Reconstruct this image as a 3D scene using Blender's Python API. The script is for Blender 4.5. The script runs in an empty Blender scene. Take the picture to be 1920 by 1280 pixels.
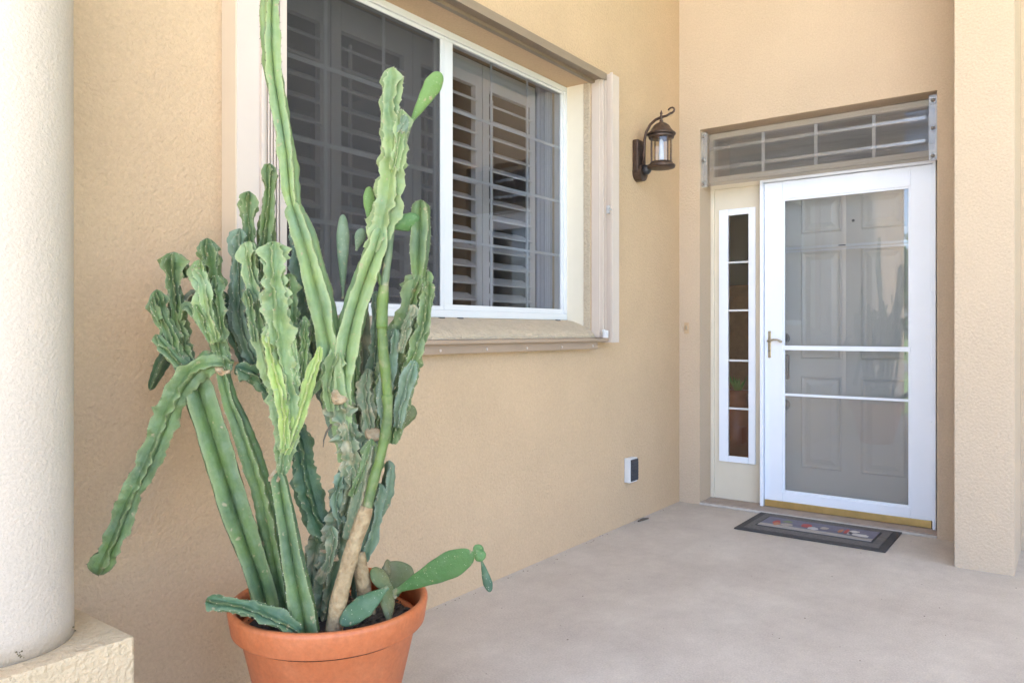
import bpy, bmesh, math, random
from mathutils import Vector, Matrix
from math import sin, cos, pi, radians, atan, tan, sqrt

# ---------------------------------------------------------------- camera, sky, sun, exposure
S = bpy.context.scene
COL = S.collection
A = radians(36.65); FOC = 1418.0; H = 1.145; HY = 621.0      # heading from +x, focal in px of 1920, eye height, horizon row
cam_d = bpy.data.cameras.new('camera'); cam = bpy.data.objects.new('camera', cam_d); COL.objects.link(cam)
cam.location = (0, 0, H); cam.rotation_euler = (pi/2, 0, A - pi/2)
cam_d.sensor_width = 36; cam_d.lens = 36*FOC/1920; cam_d.shift_y = (HY-640)/1920; cam_d.clip_start = .02; cam_d.clip_end = 500
S.camera = cam
S.view_settings.view_transform = 'Standard'; S.view_settings.look = 'None'; S.view_settings.gamma = 1
S.view_settings.exposure = 3.97
SUN_EL, SUN_AZ = 62, 50          # azimuth: degrees from +x towards +y (behind the house)
w = bpy.data.worlds.new('World'); S.world = w; w.use_nodes = True
nt = w.node_tree; sky = nt.nodes.new('ShaderNodeTexSky'); sky.sky_type = 'NISHITA'; sky.sun_disc = False
sky.sun_elevation = radians(SUN_EL); sky.sun_rotation = radians(90-SUN_AZ); sky.dust_density = 3.0; sky.air_density = .7; sky.ozone_density = .2
nt.links.new(sky.outputs[0], nt.nodes['Background'].inputs[0]); nt.nodes['Background'].inputs[1].default_value = .10
ld = bpy.data.lights.new('sun', 'SUN'); ld.energy = 4.2; ld.angle = radians(.53); ld.color = (1, .95, .87)
sun = bpy.data.objects.new('sun', ld); COL.objects.link(sun)
v = Vector((cos(radians(SUN_EL))*cos(radians(SUN_AZ)), cos(radians(SUN_EL))*sin(radians(SUN_AZ)), sin(radians(SUN_EL))))
sun.rotation_euler = v.to_track_quat('Z', 'Y').to_euler(); sun.location = (0, 0, 20)

# ---------------------------------------------------------------- materials
def mat(name, col, rough=.6, metal=0, var=.0, vscale=4, bump=0, bscale=60, bdist=.004, distort=0, detail=4, col2=None, spec=.5, ramp=None, coat=0, trans=0, speck=0, rgh=.62):
    m = bpy.data.materials.new(name); m.use_nodes = True; N = m.node_tree.nodes; L = m.node_tree.links
    b = N['Principled BSDF']; b.inputs['Base Color'].default_value = (*col, 1); b.inputs['Roughness'].default_value = rough
    b.inputs['Metallic'].default_value = metal; b.inputs['Specular IOR Level'].default_value = spec; b.inputs['Coat Weight'].default_value = coat
    tc = N.new('ShaderNodeTexCoord')
    if var > 0 or col2:
        n = N.new('ShaderNodeTexNoise'); n.inputs['Scale'].default_value = vscale; n.inputs['Detail'].default_value = 6; n.inputs['Roughness'].default_value = rgh
        L.new(tc.outputs['Object'], n.inputs['Vector'])
        r = N.new('ShaderNodeMapRange'); r.inputs[1].default_value = .3; r.inputs[2].default_value = .7
        L.new(n.outputs[0], r.inputs[0])
        mx = N.new('ShaderNodeMix'); mx.data_type = 'RGBA'; L.new(r.outputs[0], mx.inputs[0])
        c2 = col2 if col2 else [min(1, c*(1+var)) for c in col]; c1 = col if col2 else [c*(1-var) for c in col]
        mx.inputs[6].default_value = (*c1, 1); mx.inputs[7].default_value = (*c2, 1); L.new(mx.outputs[2], b.inputs['Base Color'])
        if speck:      # fine grime and grain in the paint itself
            n2 = N.new('ShaderNodeTexNoise'); n2.inputs['Scale'].default_value = bscale*1.4; n2.inputs['Detail'].default_value = 5; n2.inputs['Roughness'].default_value = .7
            L.new(tc.outputs['Object'], n2.inputs['Vector'])
            r2 = N.new('ShaderNodeMapRange'); r2.inputs[1].default_value = .32; r2.inputs[2].default_value = .68; r2.inputs[3].default_value = 1-speck; r2.inputs[4].default_value = 1+speck*.6
            L.new(n2.outputs[0], r2.inputs[0]); m2 = N.new('ShaderNodeMix'); m2.data_type = 'RGBA'; m2.blend_type = 'MULTIPLY'; m2.inputs[0].default_value = 1
            L.new(mx.outputs[2], m2.inputs[6]); L.new(r2.outputs[0], m2.inputs[7]); L.new(m2.outputs[2], b.inputs['Base Color'])
    if bump:
        n = N.new('ShaderNodeTexNoise'); n.inputs['Scale'].default_value = bscale; n.inputs['Detail'].default_value = detail; n.inputs['Distortion'].default_value = distort
        L.new(tc.outputs['Object'], n.inputs['Vector']); out = n.outputs[0]
        if ramp:
            r = N.new('ShaderNodeMapRange'); r.interpolation_type = 'SMOOTHSTEP'; r.inputs[1].default_value = ramp[0]; r.inputs[2].default_value = ramp[1]; L.new(out, r.inputs[0]); out = r.outputs[0]
        bp = N.new('ShaderNodeBump'); bp.inputs['Strength'].default_value = bump; bp.inputs['Distance'].default_value = bdist
        L.new(out, bp.inputs['Height']); L.new(bp.outputs[0], b.inputs['Normal'])
    return m

def glass(name, refl=1.0, tint=(1, 1, 1), wav=0, rough=.0, ior=1.5, haze=0, hazecol=(.5, .5, .5)):
    m = bpy.data.materials.new(name); m.use_nodes = True; N = m.node_tree.nodes; L = m.node_tree.links
    N.remove(N['Principled BSDF']); o = N['Material Output']
    t = N.new('ShaderNodeBsdfTransparent'); t.inputs[0].default_value = (*tint, 1)
    g = N.new('ShaderNodeBsdfGlossy'); g.inputs['Roughness'].default_value = rough
    # Schlick reflectance from |N.I|, the same on both faces of a thin pane
    ge = N.new('ShaderNodeNewGeometry'); dt = N.new('ShaderNodeVectorMath'); dt.operation = 'DOT_PRODUCT'
    L.new(ge.outputs['Normal'], dt.inputs[0]); L.new(ge.outputs['Incoming'], dt.inputs[1])
    def mth(op, a, c=None, cl=False):
        x = N.new('ShaderNodeMath'); x.operation = op; x.use_clamp = cl
        for i_, q in enumerate((a, c)):
            if q is None: continue
            if isinstance(q, (int, float)): x.inputs[i_].default_value = q
            else: L.new(q, x.inputs[i_])
        return x.outputs[0]
    c5 = mth('POWER', mth('SUBTRACT', 1.0, mth('ABSOLUTE', dt.outputs['Value'])), 5.0)
    mu_o = mth('MULTIPLY', mth('ADD', mth('MULTIPLY', c5, .96), .045), refl, True)
    mx = N.new('ShaderNodeMixShader'); L.new(mu_o, mx.inputs[0])
    L.new(t.outputs[0], mx.inputs[1]); L.new(g.outputs[0], mx.inputs[2]); last = mx
    if haze:
        d = N.new('ShaderNodeBsdfDiffuse'); d.inputs[0].default_value = (*hazecol, 1); m2 = N.new('ShaderNodeMixShader'); m2.inputs[0].default_value = haze
        L.new(mx.outputs[0], m2.inputs[1]); L.new(d.outputs[0], m2.inputs[2]); last = m2
    L.new(last.outputs[0], o.inputs[0])
    if wav:
        tc = N.new('ShaderNodeTexCoord'); mp = N.new('ShaderNodeMapping'); mp.inputs['Scale'].default_value = wav[1]
        L.new(tc.outputs['Object'], mp.inputs[0]); n = N.new('ShaderNodeTexNoise'); n.inputs['Scale'].default_value = 1; n.inputs['Detail'].default_value = 1
        L.new(mp.outputs[0], n.inputs['Vector']); bp = N.new('ShaderNodeBump'); bp.inputs['Strength'].default_value = 1; bp.inputs['Distance'].default_value = wav[0]
        L.new(n.outputs[0], bp.inputs['Height']); L.new(bp.outputs[0], g.inputs['Normal'])
    return m

STU = dict(bump=1, bscale=80, bdist=.0058, distort=.25, detail=3, speck=.08)
M = {}
M['stucco'] = mat('peach_stucco', (.565, .39, .232), .85, var=.05, vscale=2.2, **STU)
M['stucco_door'] = mat('cream_stucco', (.565, .43, .30), .85, var=.04, vscale=2.0, **{**STU, 'bump': .8})
M['column'] = mat('pale_stucco', (.50, .41, .315), .85, var=.03, vscale=3, **{**STU, 'bump': .9, 'bscale': 130, 'bdist': .0032})
M['pedestal'] = mat('pedestal_stucco', (.58, .43, .26), .85, var=.05, vscale=5, **{**STU, 'bump': 1, 'bscale': 72, 'bdist': .010})
M['rough'] = mat('rough_stucco', (.52, .41, .285), .9, var=.08, vscale=20, **{**STU, 'bump': 1, 'bscale': 80, 'bdist': .012})
M['floor'] = mat('coated_concrete', (.45, .385, .325), .75, col2=(.61, .54, .46), vscale=2.2, rgh=.78, bump=.8, bscale=110, bdist=.003, detail=6, speck=.16)
M['sill'] = mat('sill_concrete', (.36, .29, .24), .8, var=.12, vscale=12, bump=.4, bscale=90, bdist=.002)
M['white'] = mat('white_paint', (.85, .87, .92), .38, var=.02, vscale=3)
M['vinyl'] = mat('white_vinyl', (.66, .645, .63), .42, var=.02, vscale=3)
M['cream'] = mat('cream_paint', (.72, .63, .49), .5, var=.03, vscale=5, bump=.1, bscale=40)
M['cover'] = mat('cream_cover_strip', (.66, .53, .38), .6, var=.03)
M['grid'] = mat('grid_bar', (.46, .455, .45), .45)
M['alu'] = mat('bone_aluminium', (.58, .475, .39), .42, var=.03, vscale=4)
M['bronze'] = mat('tan_aluminium', (.25, .185, .125), .45, var=.06, vscale=8)
M['tan'] = mat('light_tan_aluminium', (.37, .26, .175), .45, var=.06, vscale=8)
M['clearmetal'] = mat('bright_aluminium', (.62, .60, .58), .3, .7, var=.06, vscale=20)
M['bolt'] = mat('bolt_steel', (.30, .28, .27), .35, .8)
M['brass'] = mat('satin_brass', (.66, .46, .18), .32, .75, var=.15, vscale=9)
M['antique'] = mat('antique_brass', (.50, .43, .32), .28, .8, var=.15, vscale=40)
M['black'] = mat('black_hardware', (.03, .03, .035), .35)
M['door'] = mat('grey_beige_door_paint', (.57, .525, .455), .55, var=.02, vscale=3)
M['shutter'] = mat('shutter_white', (.50, .47, .44), .45)
M['reflection_pleats'] = mat('pale_pleats', (.36, .37, .42), .9)
M['lampmetal'] = mat('bronze_lamp_metal', (.095, .062, .048), .42, .6, var=.3, vscale=50, bump=.3, bscale=200, bdist=.001)
M['bulb'] = mat('pale_candle_tube', (.6, .62, .66), .4)
M['terra'] = mat('terracotta_plastic', (.48, .115, .03), .5, col2=(.55, .175, .065), vscale=7, rgh=.8, bump=.3, bscale=45, bdist=.0015, speck=.14)
M['soil'] = mat('potting_soil', (.035, .025, .02), .95, col2=(.10, .08, .065), vscale=60, bump=1, bscale=90, bdist=.01)
M['wood'] = mat('woody_bark', (.25, .155, .07), .85, col2=(.44, .32, .17), vscale=35, bump=1, bscale=80, bdist=.008)
M['cut'] = mat('dried_cut', (.27, .16, .075), .85, col2=(.42, .32, .19), vscale=60, bump=.5, bscale=90)
M['spine'] = mat('cactus_spines', (.50, .46, .33), .7)
M['spine_dark'] = mat('cactus_spines_dark', (.10, .08, .05), .7)
M['mat_rubber'] = mat('door_mat_rubber', (.055, .05, .048), .8, var=.2, vscale=30, bump=.5, bscale=250, bdist=.001)
M['mat_grey'] = mat('door_mat_grey', (.125, .115, .108), .85, var=.25, vscale=60, bump=.6, bscale=300, bdist=.002)
M['mat_blue'] = mat('mat_print_blue', (.17, .165, .215), .85, var=.12, vscale=30)
M['mat_sand'] = mat('mat_print_sand', (.38, .34, .30), .85, var=.1, vscale=30)
M['mat_red'] = mat('mat_print_red', (.42, .09, .08), .85, var=.1, vscale=40)
M['mat_orange'] = mat('mat_print_orange', (.45, .20, .11), .85)
M['mat_green'] = mat('mat_print_green', (.20, .24, .15), .85)
M['mat_white'] = mat('mat_print_white', (.55, .53, .52), .85)
M['room'] = mat('dark_room_wall', (.16, .14, .13), .9)  # unseen walls coloured dark so the room behind the panes looks dim
M['hall'] = mat('hall_wall', (.58, .58, .56), .9)
M['cabinet'] = mat('orange_brown_wood', (.33, .16, .07), .5, var=.2, vscale=12)
M['vase'] = mat('burnt_orange_ceramic', (.42, .14, .06), .35, var=.15, vscale=8)
M['leafy'] = mat('indoor_leaf', (.16, .32, .06), .5)
M['grass'] = mat('lawn_grass', (.045, .085, .02), .9, col2=(.075, .115, .03), vscale=3)
M['drive'] = mat('bounce_concrete', (.52, .49, .45), .8, var=.08, vscale=2)  # paled to strengthen the sunlight bounced at the door wall
M['bark'] = mat('tree_bark', (.12, .09, .065), .9)
M['leaf'] = mat('tree_leaf', (.05, .10, .025), .6, var=.3, vscale=1.5)
M['ceiling'] = mat('shading_ceiling_paint', (.74, .70, .64), .9)
M['glass'] = glass('clear_glass', 1.0)
M['winglass'] = glass('window_glass', 2.0, tint=(.82, .83, .85))
M['storm_glass'] = glass('storm_door_glass', 1.9, tint=(.93, .95, .97), haze=.10, hazecol=(.36, .37, .38))
M['lampglass'] = glass('lamp_glass', 1.6, tint=(.93, .9, .86))
M['acrylic'] = glass('clear_storm_panel', 6, tint=(.95, .93, .92), wav=(.012, (1, 1.2, 22)), rough=.08, haze=.20, hazecol=(.58, .57, .56))
M['track'] = glass('clear_track', 1.2, rough=.2, haze=.22, hazecol=(.66, .64, .61))
M['streak_ridge'] = glass('clear_streak_ridge', 2.5, rough=.25, haze=.06, hazecol=(.66, .64, .61))
M['screen'] = glass('insect_screen', .2, haze=.46, hazecol=(.075, .070, .070), rough=.4)
M['doorscreen'] = glass('storm_door_screen', .3, haze=.22, hazecol=(.38, .355, .33), rough=.4)

def cactus_mat(name, c1, c2, crest, bloom=.3, cork=.0):
    m = bpy.data.materials.new(name); m.use_nodes = True; N = m.node_tree.nodes; L = m.node_tree.links
    b = N['Principled BSDF']; b.inputs['Roughness'].default_value = .52; b.inputs['Specular IOR Level'].default_value = .4
    tc = N.new('ShaderNodeTexCoord')
    def noise(sc, d=5, lo=.35, hi=.65):
        n = N.new('ShaderNodeTexNoise'); n.inputs['Scale'].default_value = sc; n.inputs['Detail'].default_value = d; L.new(tc.outputs['Object'], n.inputs['Vector'])
        r = N.new('ShaderNodeMapRange'); r.inputs[1].default_value = lo; r.inputs[2].default_value = hi; L.new(n.outputs[0], r.inputs[0]); return r.outputs[0]
    def mix(f, a, c):
        x = N.new('ShaderNodeMix'); x.data_type = 'RGBA'
        if hasattr(f, 'is_linked'): L.new(f, x.inputs[0])
        else: x.inputs[0].default_value = f
        for k, q in ((6, a), (7, c)):
            if isinstance(q, tuple): x.inputs[k].default_value = (*q, 1)
            else: L.new(q, x.inputs[k])
        return x.outputs[2]
    def mul(a, k):
        x = N.new('ShaderNodeMath'); x.operation = 'MULTIPLY'; L.new(a, x.inputs[0])
        if hasattr(k, 'is_linked'): L.new(k, x.inputs[1])
        else: x.inputs[1].default_value = k
        return x.outputs[0]
    c = mix(noise(11), c1, c2)
    c = mix(mul(noise(38, 6, .45, .75), bloom), c, (.26, .31, .215))
    at = N.new('ShaderNodeAttribute'); at.attribute_name = 'crest'
    c = mix(mul(at.outputs['Fac'], .75), c, crest)
    ck = N.new('ShaderNodeAttribute'); ck.attribute_name = 'cork'
    c = mix(mul(ck.outputs['Fac'], noise(70, 6, .35, .6)), c, (.42, .33, .20))
    c = mix(mul(noise(55, 3, .66, .72), .8), c, (.30, .24, .13))
    if cork: c = mix(mul(noise(24, 8, .55, .68), cork), c, (.40, .33, .20))
    L.new(c, b.inputs['Base Color'])
    n = N.new('ShaderNodeTexNoise'); n.inputs['Scale'].default_value = 75; n.inputs['Detail'].default_value = 7; n.inputs['Roughness'].default_value = .65; L.new(tc.outputs['Object'], n.inputs['Vector'])
    bp = N.new('ShaderNodeBump'); bp.inputs['Strength'].default_value = .8; bp.inputs['Distance'].default_value = .005
    L.new(n.outputs[0], bp.inputs['Height']); L.new(bp.outputs[0], b.inputs['Normal'])
    return m
M['c_light'] = cactus_mat('cactus_pale_green', (.20, .268, .085), (.13, .20, .085), (.31, .345, .16), .3)
M['c_mid'] = cactus_mat('cactus_green', (.112, .172, .046), (.07, .115, .045), (.22, .25, .11), .25)
M['c_blue'] = cactus_mat('cactus_blue_green', (.095, .15, .08), (.125, .175, .095), (.19, .23, .165), .4)
M['c_deep'] = cactus_mat('cactus_deep_green', (.06, .12, .045), (.045, .09, .05), (.16, .20, .09), .2)
M['c_yellow'] = cactus_mat('cactus_yellow_green', (.30, .37, .07), (.20, .29, .09), (.40, .42, .16), .15)
M['c_old'] = cactus_mat('cactus_old_trunk', (.11, .155, .075), (.145, .18, .095), (.30, .28, .17), .2, .75)
M['c_brown'] = cactus_mat('cactus_weathered', (.085, .105, .055), (.12, .13, .07), (.20, .18, .10), .1, .3)
M['pad'] = cactus_mat('pad_green', (.06, .14, .035), (.08, .165, .045), (.16, .21, .08), .12)
M['pad_bright'] = cactus_mat('pad_bright_green', (.105, .20, .04), (.13, .215, .055), (.24, .28, .11), .1)
M['cane'] = cactus_mat('cane_green', (.13, .19, .035), (.085, .125, .04), (.13, .19, .035), .15, .35)
M['pad_dry'] = cactus_mat('pad_dry', (.095, .125, .04), (.16, .145, .065), (.22, .20, .10), .08, .3)

# ---------------------------------------------------------------- helpers
def tag(o, label=None, cat=None, group=None, kind=None):
    if label: o['label'] = label
    if cat: o['category'] = cat
    if group: o['group'] = group
    if kind: o['kind'] = kind
    return o
def empty(name, loc, label, cat, group=None):
    o = bpy.data.objects.new(name, None); COL.objects.link(o); o.location = loc; o.empty_display_size = .1
    bpy.context.view_layer.update()
    return tag(o, label, cat, group)
def link(name, bm, m, parent=None, smooth=False, kind=None, org=None):
    """bm is in world coordinates; the mesh gets its origin at its parent's (or org)"""
    o0 = Vector((0, 0, 0))
    if parent is not None:
        p = parent
        while p: o0 = o0 + Vector(p.location); p = p.parent
    elif org: o0 = Vector(org)
    me = bpy.data.meshes.new(name)
    bmesh.ops.recalc_face_normals(bm, faces=bm.faces)
    bmesh.ops.translate(bm, verts=bm.verts, vec=-o0)
    bm.to_mesh(me); bm.free()
    for mm in (m if isinstance(m, (list, tuple)) else [m]): me.materials.append(mm)
    if smooth:
        for p in me.polygons: p.use_smooth = True
    o = bpy.data.objects.new(name, me); COL.objects.link(o)
    if parent is not None: o.parent = parent
    elif org: o.location = org
    if kind: o['kind'] = kind
    return o
def box(bm, x0, x1, y0, y1, z0, z1, bev=0, mi=0):
    r = bmesh.ops.create_cube(bm, size=1); vs = r['verts']
    for q in vs: q.co = Vector(((x0+x1)/2+q.co.x*(x1-x0), (y0+y1)/2+q.co.y*(y1-y0), (z0+z1)/2+q.co.z*(z1-z0)))
    fs = list({f for q in vs for f in q.link_faces})
    for f in fs: f.material_index = mi
    if bev:
        es = list({e for q in vs for e in q.link_edges})
        bmesh.ops.bevel(bm, geom=es, offset=bev, segments=2, affect='EDGES', profile=.6)
    return vs
def bx(*a, **k):
    bm = bmesh.new(); box(bm, *a, **k); return bm
def boxes(lst, bev=0):
    bm = bmesh.new()
    for b in lst: box(bm, *b, bev=bev)
    return bm
def lathe(prof, cx, cy, seg=32, cap=True):
    bm = bmesh.new(); rings = []
    for r, z in prof: rings.append([bm.verts.new((cx+r*cos(2*pi*i/seg), cy+r*sin(2*pi*i/seg), z)) for i in range(seg)])
    for a, b in zip(rings, rings[1:]):
        for i in range(seg): bm.faces.new((a[i], a[(i+1) % seg], b[(i+1) % seg], b[i]))
    if cap:
        bm.faces.new(rings[0][::-1]); bm.faces.new(rings[-1])
    return bm
def tube(pts, rad, seg=10, bm=None):
    bm = bm or bmesh.new(); pts = [Vector(p) for p in pts]; rings = []; up = None
    for i, p in enumerate(pts):
        t = (pts[min(i+1, len(pts)-1)]-pts[max(i-1, 0)]).normalized()
        if up is None: up = t.orthogonal().normalized()
        up = (up-t*up.dot(t)).normalized(); s = t.cross(up); r = rad[i] if isinstance(rad, (list, tuple)) else rad
        rings.append([bm.verts.new(p+(up*cos(2*pi*k/seg)+s*sin(2*pi*k/seg))*r) for k in range(seg)])
    for a, b in zip(rings, rings[1:]):
        for k in range(seg): bm.faces.new((a[k], a[(k+1) % seg], b[(k+1) % seg], b[k]))
    bm.faces.new(rings[0][::-1]); bm.faces.new(rings[-1]); return bm
def at(px, py, d):
    """world point seen at photo pixel (px, py), d metres in front of the eye"""
    r = (px-960)/FOC*d
    return Vector((d*cos(A)+r*sin(A), d*sin(A)-r*cos(A), H+(HY-py)/FOC*d))

W, D = 2.138, 4.76          # window wall plane y, door wall plane x
# ================================================================ SETTING
link('porch_floor', bx(-1.2, 5.3, -4.5, 2.3, -.15, 0), M['floor'], kind='structure')
link('lawn', bx(-120, 60, -90, 90, -.4, -.16), M['grass'], kind='structure')
link('driveway', bx(-16, -1.21, -8, 1.9, -.2, -.02), M['drive'], kind='structure')  # out of frame, enlarged to bounce sunlight into the entry
link('street', bx(-24, -17, -90, 90, -.2, -.13), mat('asphalt', (.06, .06, .06), .9, var=.1), kind='structure')
# window wall with its opening
OX0, OX1, OZ0, OZ1 = 1.575, 3.602, 1.13, 2.515
bm = boxes([(-3.3, OX0, W, 2.44, -.1, 4.8), (OX1, 5.3, W, 2.44, -.1, 4.8), (OX0, OX1, W, 2.44, OZ1, 4.8), (OX0, OX1, W, 2.44, -.1, OZ0)])
link('window_wall', bm, M['stucco'], kind='structure')
# smooth painted band beside the left shutter stack
# door wall, opening y .611-1.992
DY0, DY1, DZ = .611, 1.992, 2.478
bm = boxes([(D, 5.3, DY1, W-.001, -.1, 4.8), (D, 5.3, -4.5, DY0, -.1, 4.8), (D, 5.3, DY0, DY1, DZ, 4.8)])
link('door_wall', bm, M['stucco_door'], kind='structure')
link('wing_wall', bx(4.24, D-.001, .226, .469, -.05, 4.798), M['stucco_door'], kind='structure')
link('shading_ceiling', bx(.30, 9, -3.6, 6.5, 4.805, 5.0), M['ceiling'], kind='structure')  # unseen slab, height and reach set to shade the entry and even its light
def room(name, x0, x1, y0, y1, z0, z1, open_face, m):
    bm = bmesh.new(); v_ = [bm.verts.new((x, y, z)) for x in (x0, x1) for y in (y0, y1) for z in (z0, z1)]
    F_ = {'x0': (0, 1, 3, 2), 'x1': (4, 5, 7, 6), 'y0': (0, 1, 5, 4), 'y1': (2, 3, 7, 6), 'z0': (0, 2, 6, 4), 'z1': (1, 3, 7, 5)}
    for k, f in F_.items():
        if k != open_face: bm.faces.new([v_[i] for i in f])
    return link(name, bm, m, kind='structure')
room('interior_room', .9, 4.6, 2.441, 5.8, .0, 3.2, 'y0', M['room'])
room('entry_hall', 5.301, 8.5, .2, 3.2, .0, 3.0, 'x0', M['hall'])
# threshold slab
bm = boxes([(4.775, 5.3, DY0+.001, DY1-.001, 0, .018)], .003); link('threshold', bm, M['sill'], kind='structure')
link('threshold_lip', bx(4.755, 4.774, DY0+.002, DY1+.0, .0005, .012, bev=.003), mat('pale_lip', (.55, .50, .45), .8, var=.1, vscale=20), kind='structure')

# ================================================================ COLUMN
cx, cy = .663, 1.93
col = empty('column', (cx, cy, 0), 'pale round stucco column on a square pedestal at the far left', 'column')
link('shaft', lathe([(.1545, .4505), (.1545, .50), (.153, .6), (.153, 1.6), (.148, 4.8)], cx, cy, 96), M['column'], col, smooth=True)
bm = bx(cx-.208, cx+.208, cy-.208, cy+.206, -.02, .45, bev=.006); link('pedestal', bm, M['pedestal'], col)
rnd = random.Random(3)
bm = bmesh.new()
for (px, py, r) in ((36, 1224, 7), (134, 1180, 6), (138, 1192, 4), (42, 1229, 5)):
    t_ = A-atan((px-960)/FOC)
    # chips sit on the shaft surface: intersect the ray with the cylinder
    dx, dy = cos(t_), sin(t_); b_ = -(dx*cx+dy*cy); c_ = cx*cx+cy*cy-.154**2; q = b_*b_-c_
    s_ = -b_-sqrt(max(q, 0)); X_, Y_ = dx*s_, dy*s_; d_ = X_*cos(A)+Y_*sin(A); Z_ = H+(HY-py)/FOC*d_
    for k in range(5):
        rr = bmesh.ops.create_icosphere(bm, subdivisions=1, radius=r*d_/FOC*rnd.uniform(.2, .5))
        off = Vector((rnd.uniform(-1, 1), rnd.uniform(-1, 1)*.3, rnd.uniform(-1, 1)))*r*d_/FOC*.8
        for q_ in rr['verts']: q_.co = Vector((X_, Y_, max(Z_+off.z, .455)))+Vector((off.x, 0, 0))+q_.co*.8
link('chip', bm, mat('chipped_stucco', (.16, .12, .06), .9), col)

# ================================================================ WINDOW
win = empty('sliding_window', (2.59, 2.30, 1.208), 'two pane white vinyl sliding window with grid bars, right pane clear', 'window')
FY0, FY1 = 2.29, 2.36
FB, FT = 1.208, 2.514
GZ0, GZ1 = 1.268, 2.472
fr = bmesh.new()
for b in ((1.577, 3.60, FY0, FY1, FB, FB+.034), (1.577, 3.60, FY0, FY1, FT-.030, FT), (1.577, 1.602, FY0, FY1, FB+.034, FT-.03), (3.572, 3.60, FY0, FY1, FB+.034, FT-.03)): box(fr, *b, bev=.003)
link('frame', fr, M['vinyl'], win)
def sash(x0, x1, y0, y1, xa, xb, name='sash'):
    b = bmesh.new(); z0, z1 = FB+.0345, FT-.0305
    for q in ((x0, x1, y0, y1, z0, GZ0), (x0, x1, y0, y1, GZ1, z1), (x0, xa, y0, y1, GZ0, GZ1), (xb, x1, y0, y1, GZ0, GZ1)): box(b, *q, bev=.002)
    return link(name, b, M['vinyl'], win)
sr = sash(2.575, 3.5715, 2.300, 2.322, 2.634, 3.556)
sl = sash(1.6025, 2.60, 2.325, 2.345, 1.622, 2.546)
# centre post of the screen frame in front of the left sash
ps = link('pane', bx(2.634, 3.556, 2.310, 2.314, GZ0, GZ1), M['winglass'], sr)
ps = link('pane', bx(1.622, 2.546, 2.334, 2.338, GZ0, GZ1), M['glass'], sl)
for i in (1, 2):
    x = 2.634+.922*i/3; link('muntin', bx(x-.007, x+.007, 2.3145, 2.3195, GZ0, GZ1, bev=.001), M['grid'], sr)
    x = 1.622+.924*i/3; link('muntin', bx(x-.008, x+.008, 2.3385, 2.3435, GZ0, GZ1, bev=.001), M['vinyl'], sl)
for i in (1, 2, 3):
    z = GZ0+(GZ1-GZ0)*i/4
    link('muntin', bx(2.6345, 3.5555, 2.3155, 2.3205, z-.007, z+.007, bev=.001), M['grid'], sr)
    link('muntin', bx(1.6225, 2.5455, 2.3395, 2.3445, z-.009, z+.009, bev=.001), M['vinyl'], sl)
sc = bmesh.new()
for b in ((1.6025, 2.573, 2.300, 2.314, FB+.0345, FB+.052), (1.6025, 2.573, 2.300, 2.314, FT-.048, FT-.0305), (1.6025, 1.618, 2.300, 2.314, FB+.052, FT-.048), (2.552, 2.573, 2.300, 2.314, FB+.052, FT-.048)): box(sc, *b, bev=.002)
so = link('screen_frame', sc, M['vinyl'], win)
link('insect_screen', bx(1.618, 2.552, 2.306, 2.3075, FB+.052, FT-.048), M['screen'], so)
# smooth jamb boards lining the recess and rough rounded outer edge
link('jamb_board', bx(3.597, 3.6015, 2.182, 2.2895, 1.16, 2.5145), M['cream'], win)
link('jamb_board', bx(1.5755, 1.580, 2.182, 2.2895, 1.16, 2.5145), M['cream'], win)
b = bmesh.new()
prof = [(2.2895, 1.13), (2.2895, 1.2075), (2.25, 1.200), (2.20, 1.183), (2.165, 1.166), (2.138, 1.150), (2.122, 1.135), (2.114, 1.122), (2.112, 1.110), (2.137, 1.109), (2.2, 1.115)]
a0 = [b.verts.new((OX0+.001, y, z)) for y, z in prof]; a1 = [b.verts.new((OX1-.001+.0, y, z)) for y, z in prof]
for i in range(len(prof)): j = (i+1) % len(prof); b.faces.new((a0[i], a0[j], a1[j], a1[i]))
b.faces.new(a0[::-1]); b.faces.new(a1)
link('sill', b, M['rough'], win)
b = bmesh.new()
for px in (863, 828, 1046):
    p = at(px, 597, 1); t_ = A-atan((px-960)/FOC); x = 2.27/tan(t_); box(b, x-.014, x+.014, 2.262, 2.278, 1.2, 1.208)
link('weep_slot', b, M['black'], win)
bm = bx(3.5935, 3.6015, 2.139, 2.1815, 1.15, 2.5146, bev=.003); link('rough_edge', bm, M['rough'], win)

# plantation shutters
sh = empty('plantation_shutters', (2.5, 2.42, 1.2), 'white louvred plantation shutters inside the room behind the window', 'interior shutter')
bounds = [1.585, 2.005, 2.475, 2.976, 3.445]
rn = random.Random(5)
for k in range(4):
    x0, x1 = bounds[k]+.003, bounds[k+1]-.003; sw = .052
    b = boxes([(x0, x0+sw, 2.40, 2.43, 1.215, 2.49), (x1-sw, x1, 2.40, 2.43, 1.215, 2.49), (x0+sw, x1-sw, 2.40, 2.43, 2.37, 2.49), (x0+sw, x1-sw, 2.40, 2.43, 1.215, 1.27)], .002)
    pn = link('shutter_panel', b, M['shutter'], sh)
    tl = radians(28)
    for j in range(13):
        z = 1.318+j*.0825; b = bx(x0+sw+.002, x1-sw-.002, -.042, .042, -.005, .005, bev=.003)
        bmesh.ops.rotate(b, verts=b.verts, cent=(0, 0, 0), matrix=Matrix.Rotation(tl+rn.uniform(-.02, .02), 3, 'X'))
        bmesh.ops.translate(b, verts=b.verts, vec=(0, 2.418, z)); link('louver', b, M['shutter'], pn)
    xm = x0+.16; link('tilt_rod', bx(xm-.006, xm+.006, 2.464, 2.476, 1.30, 2.36), M['shutter'], pn)
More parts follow.
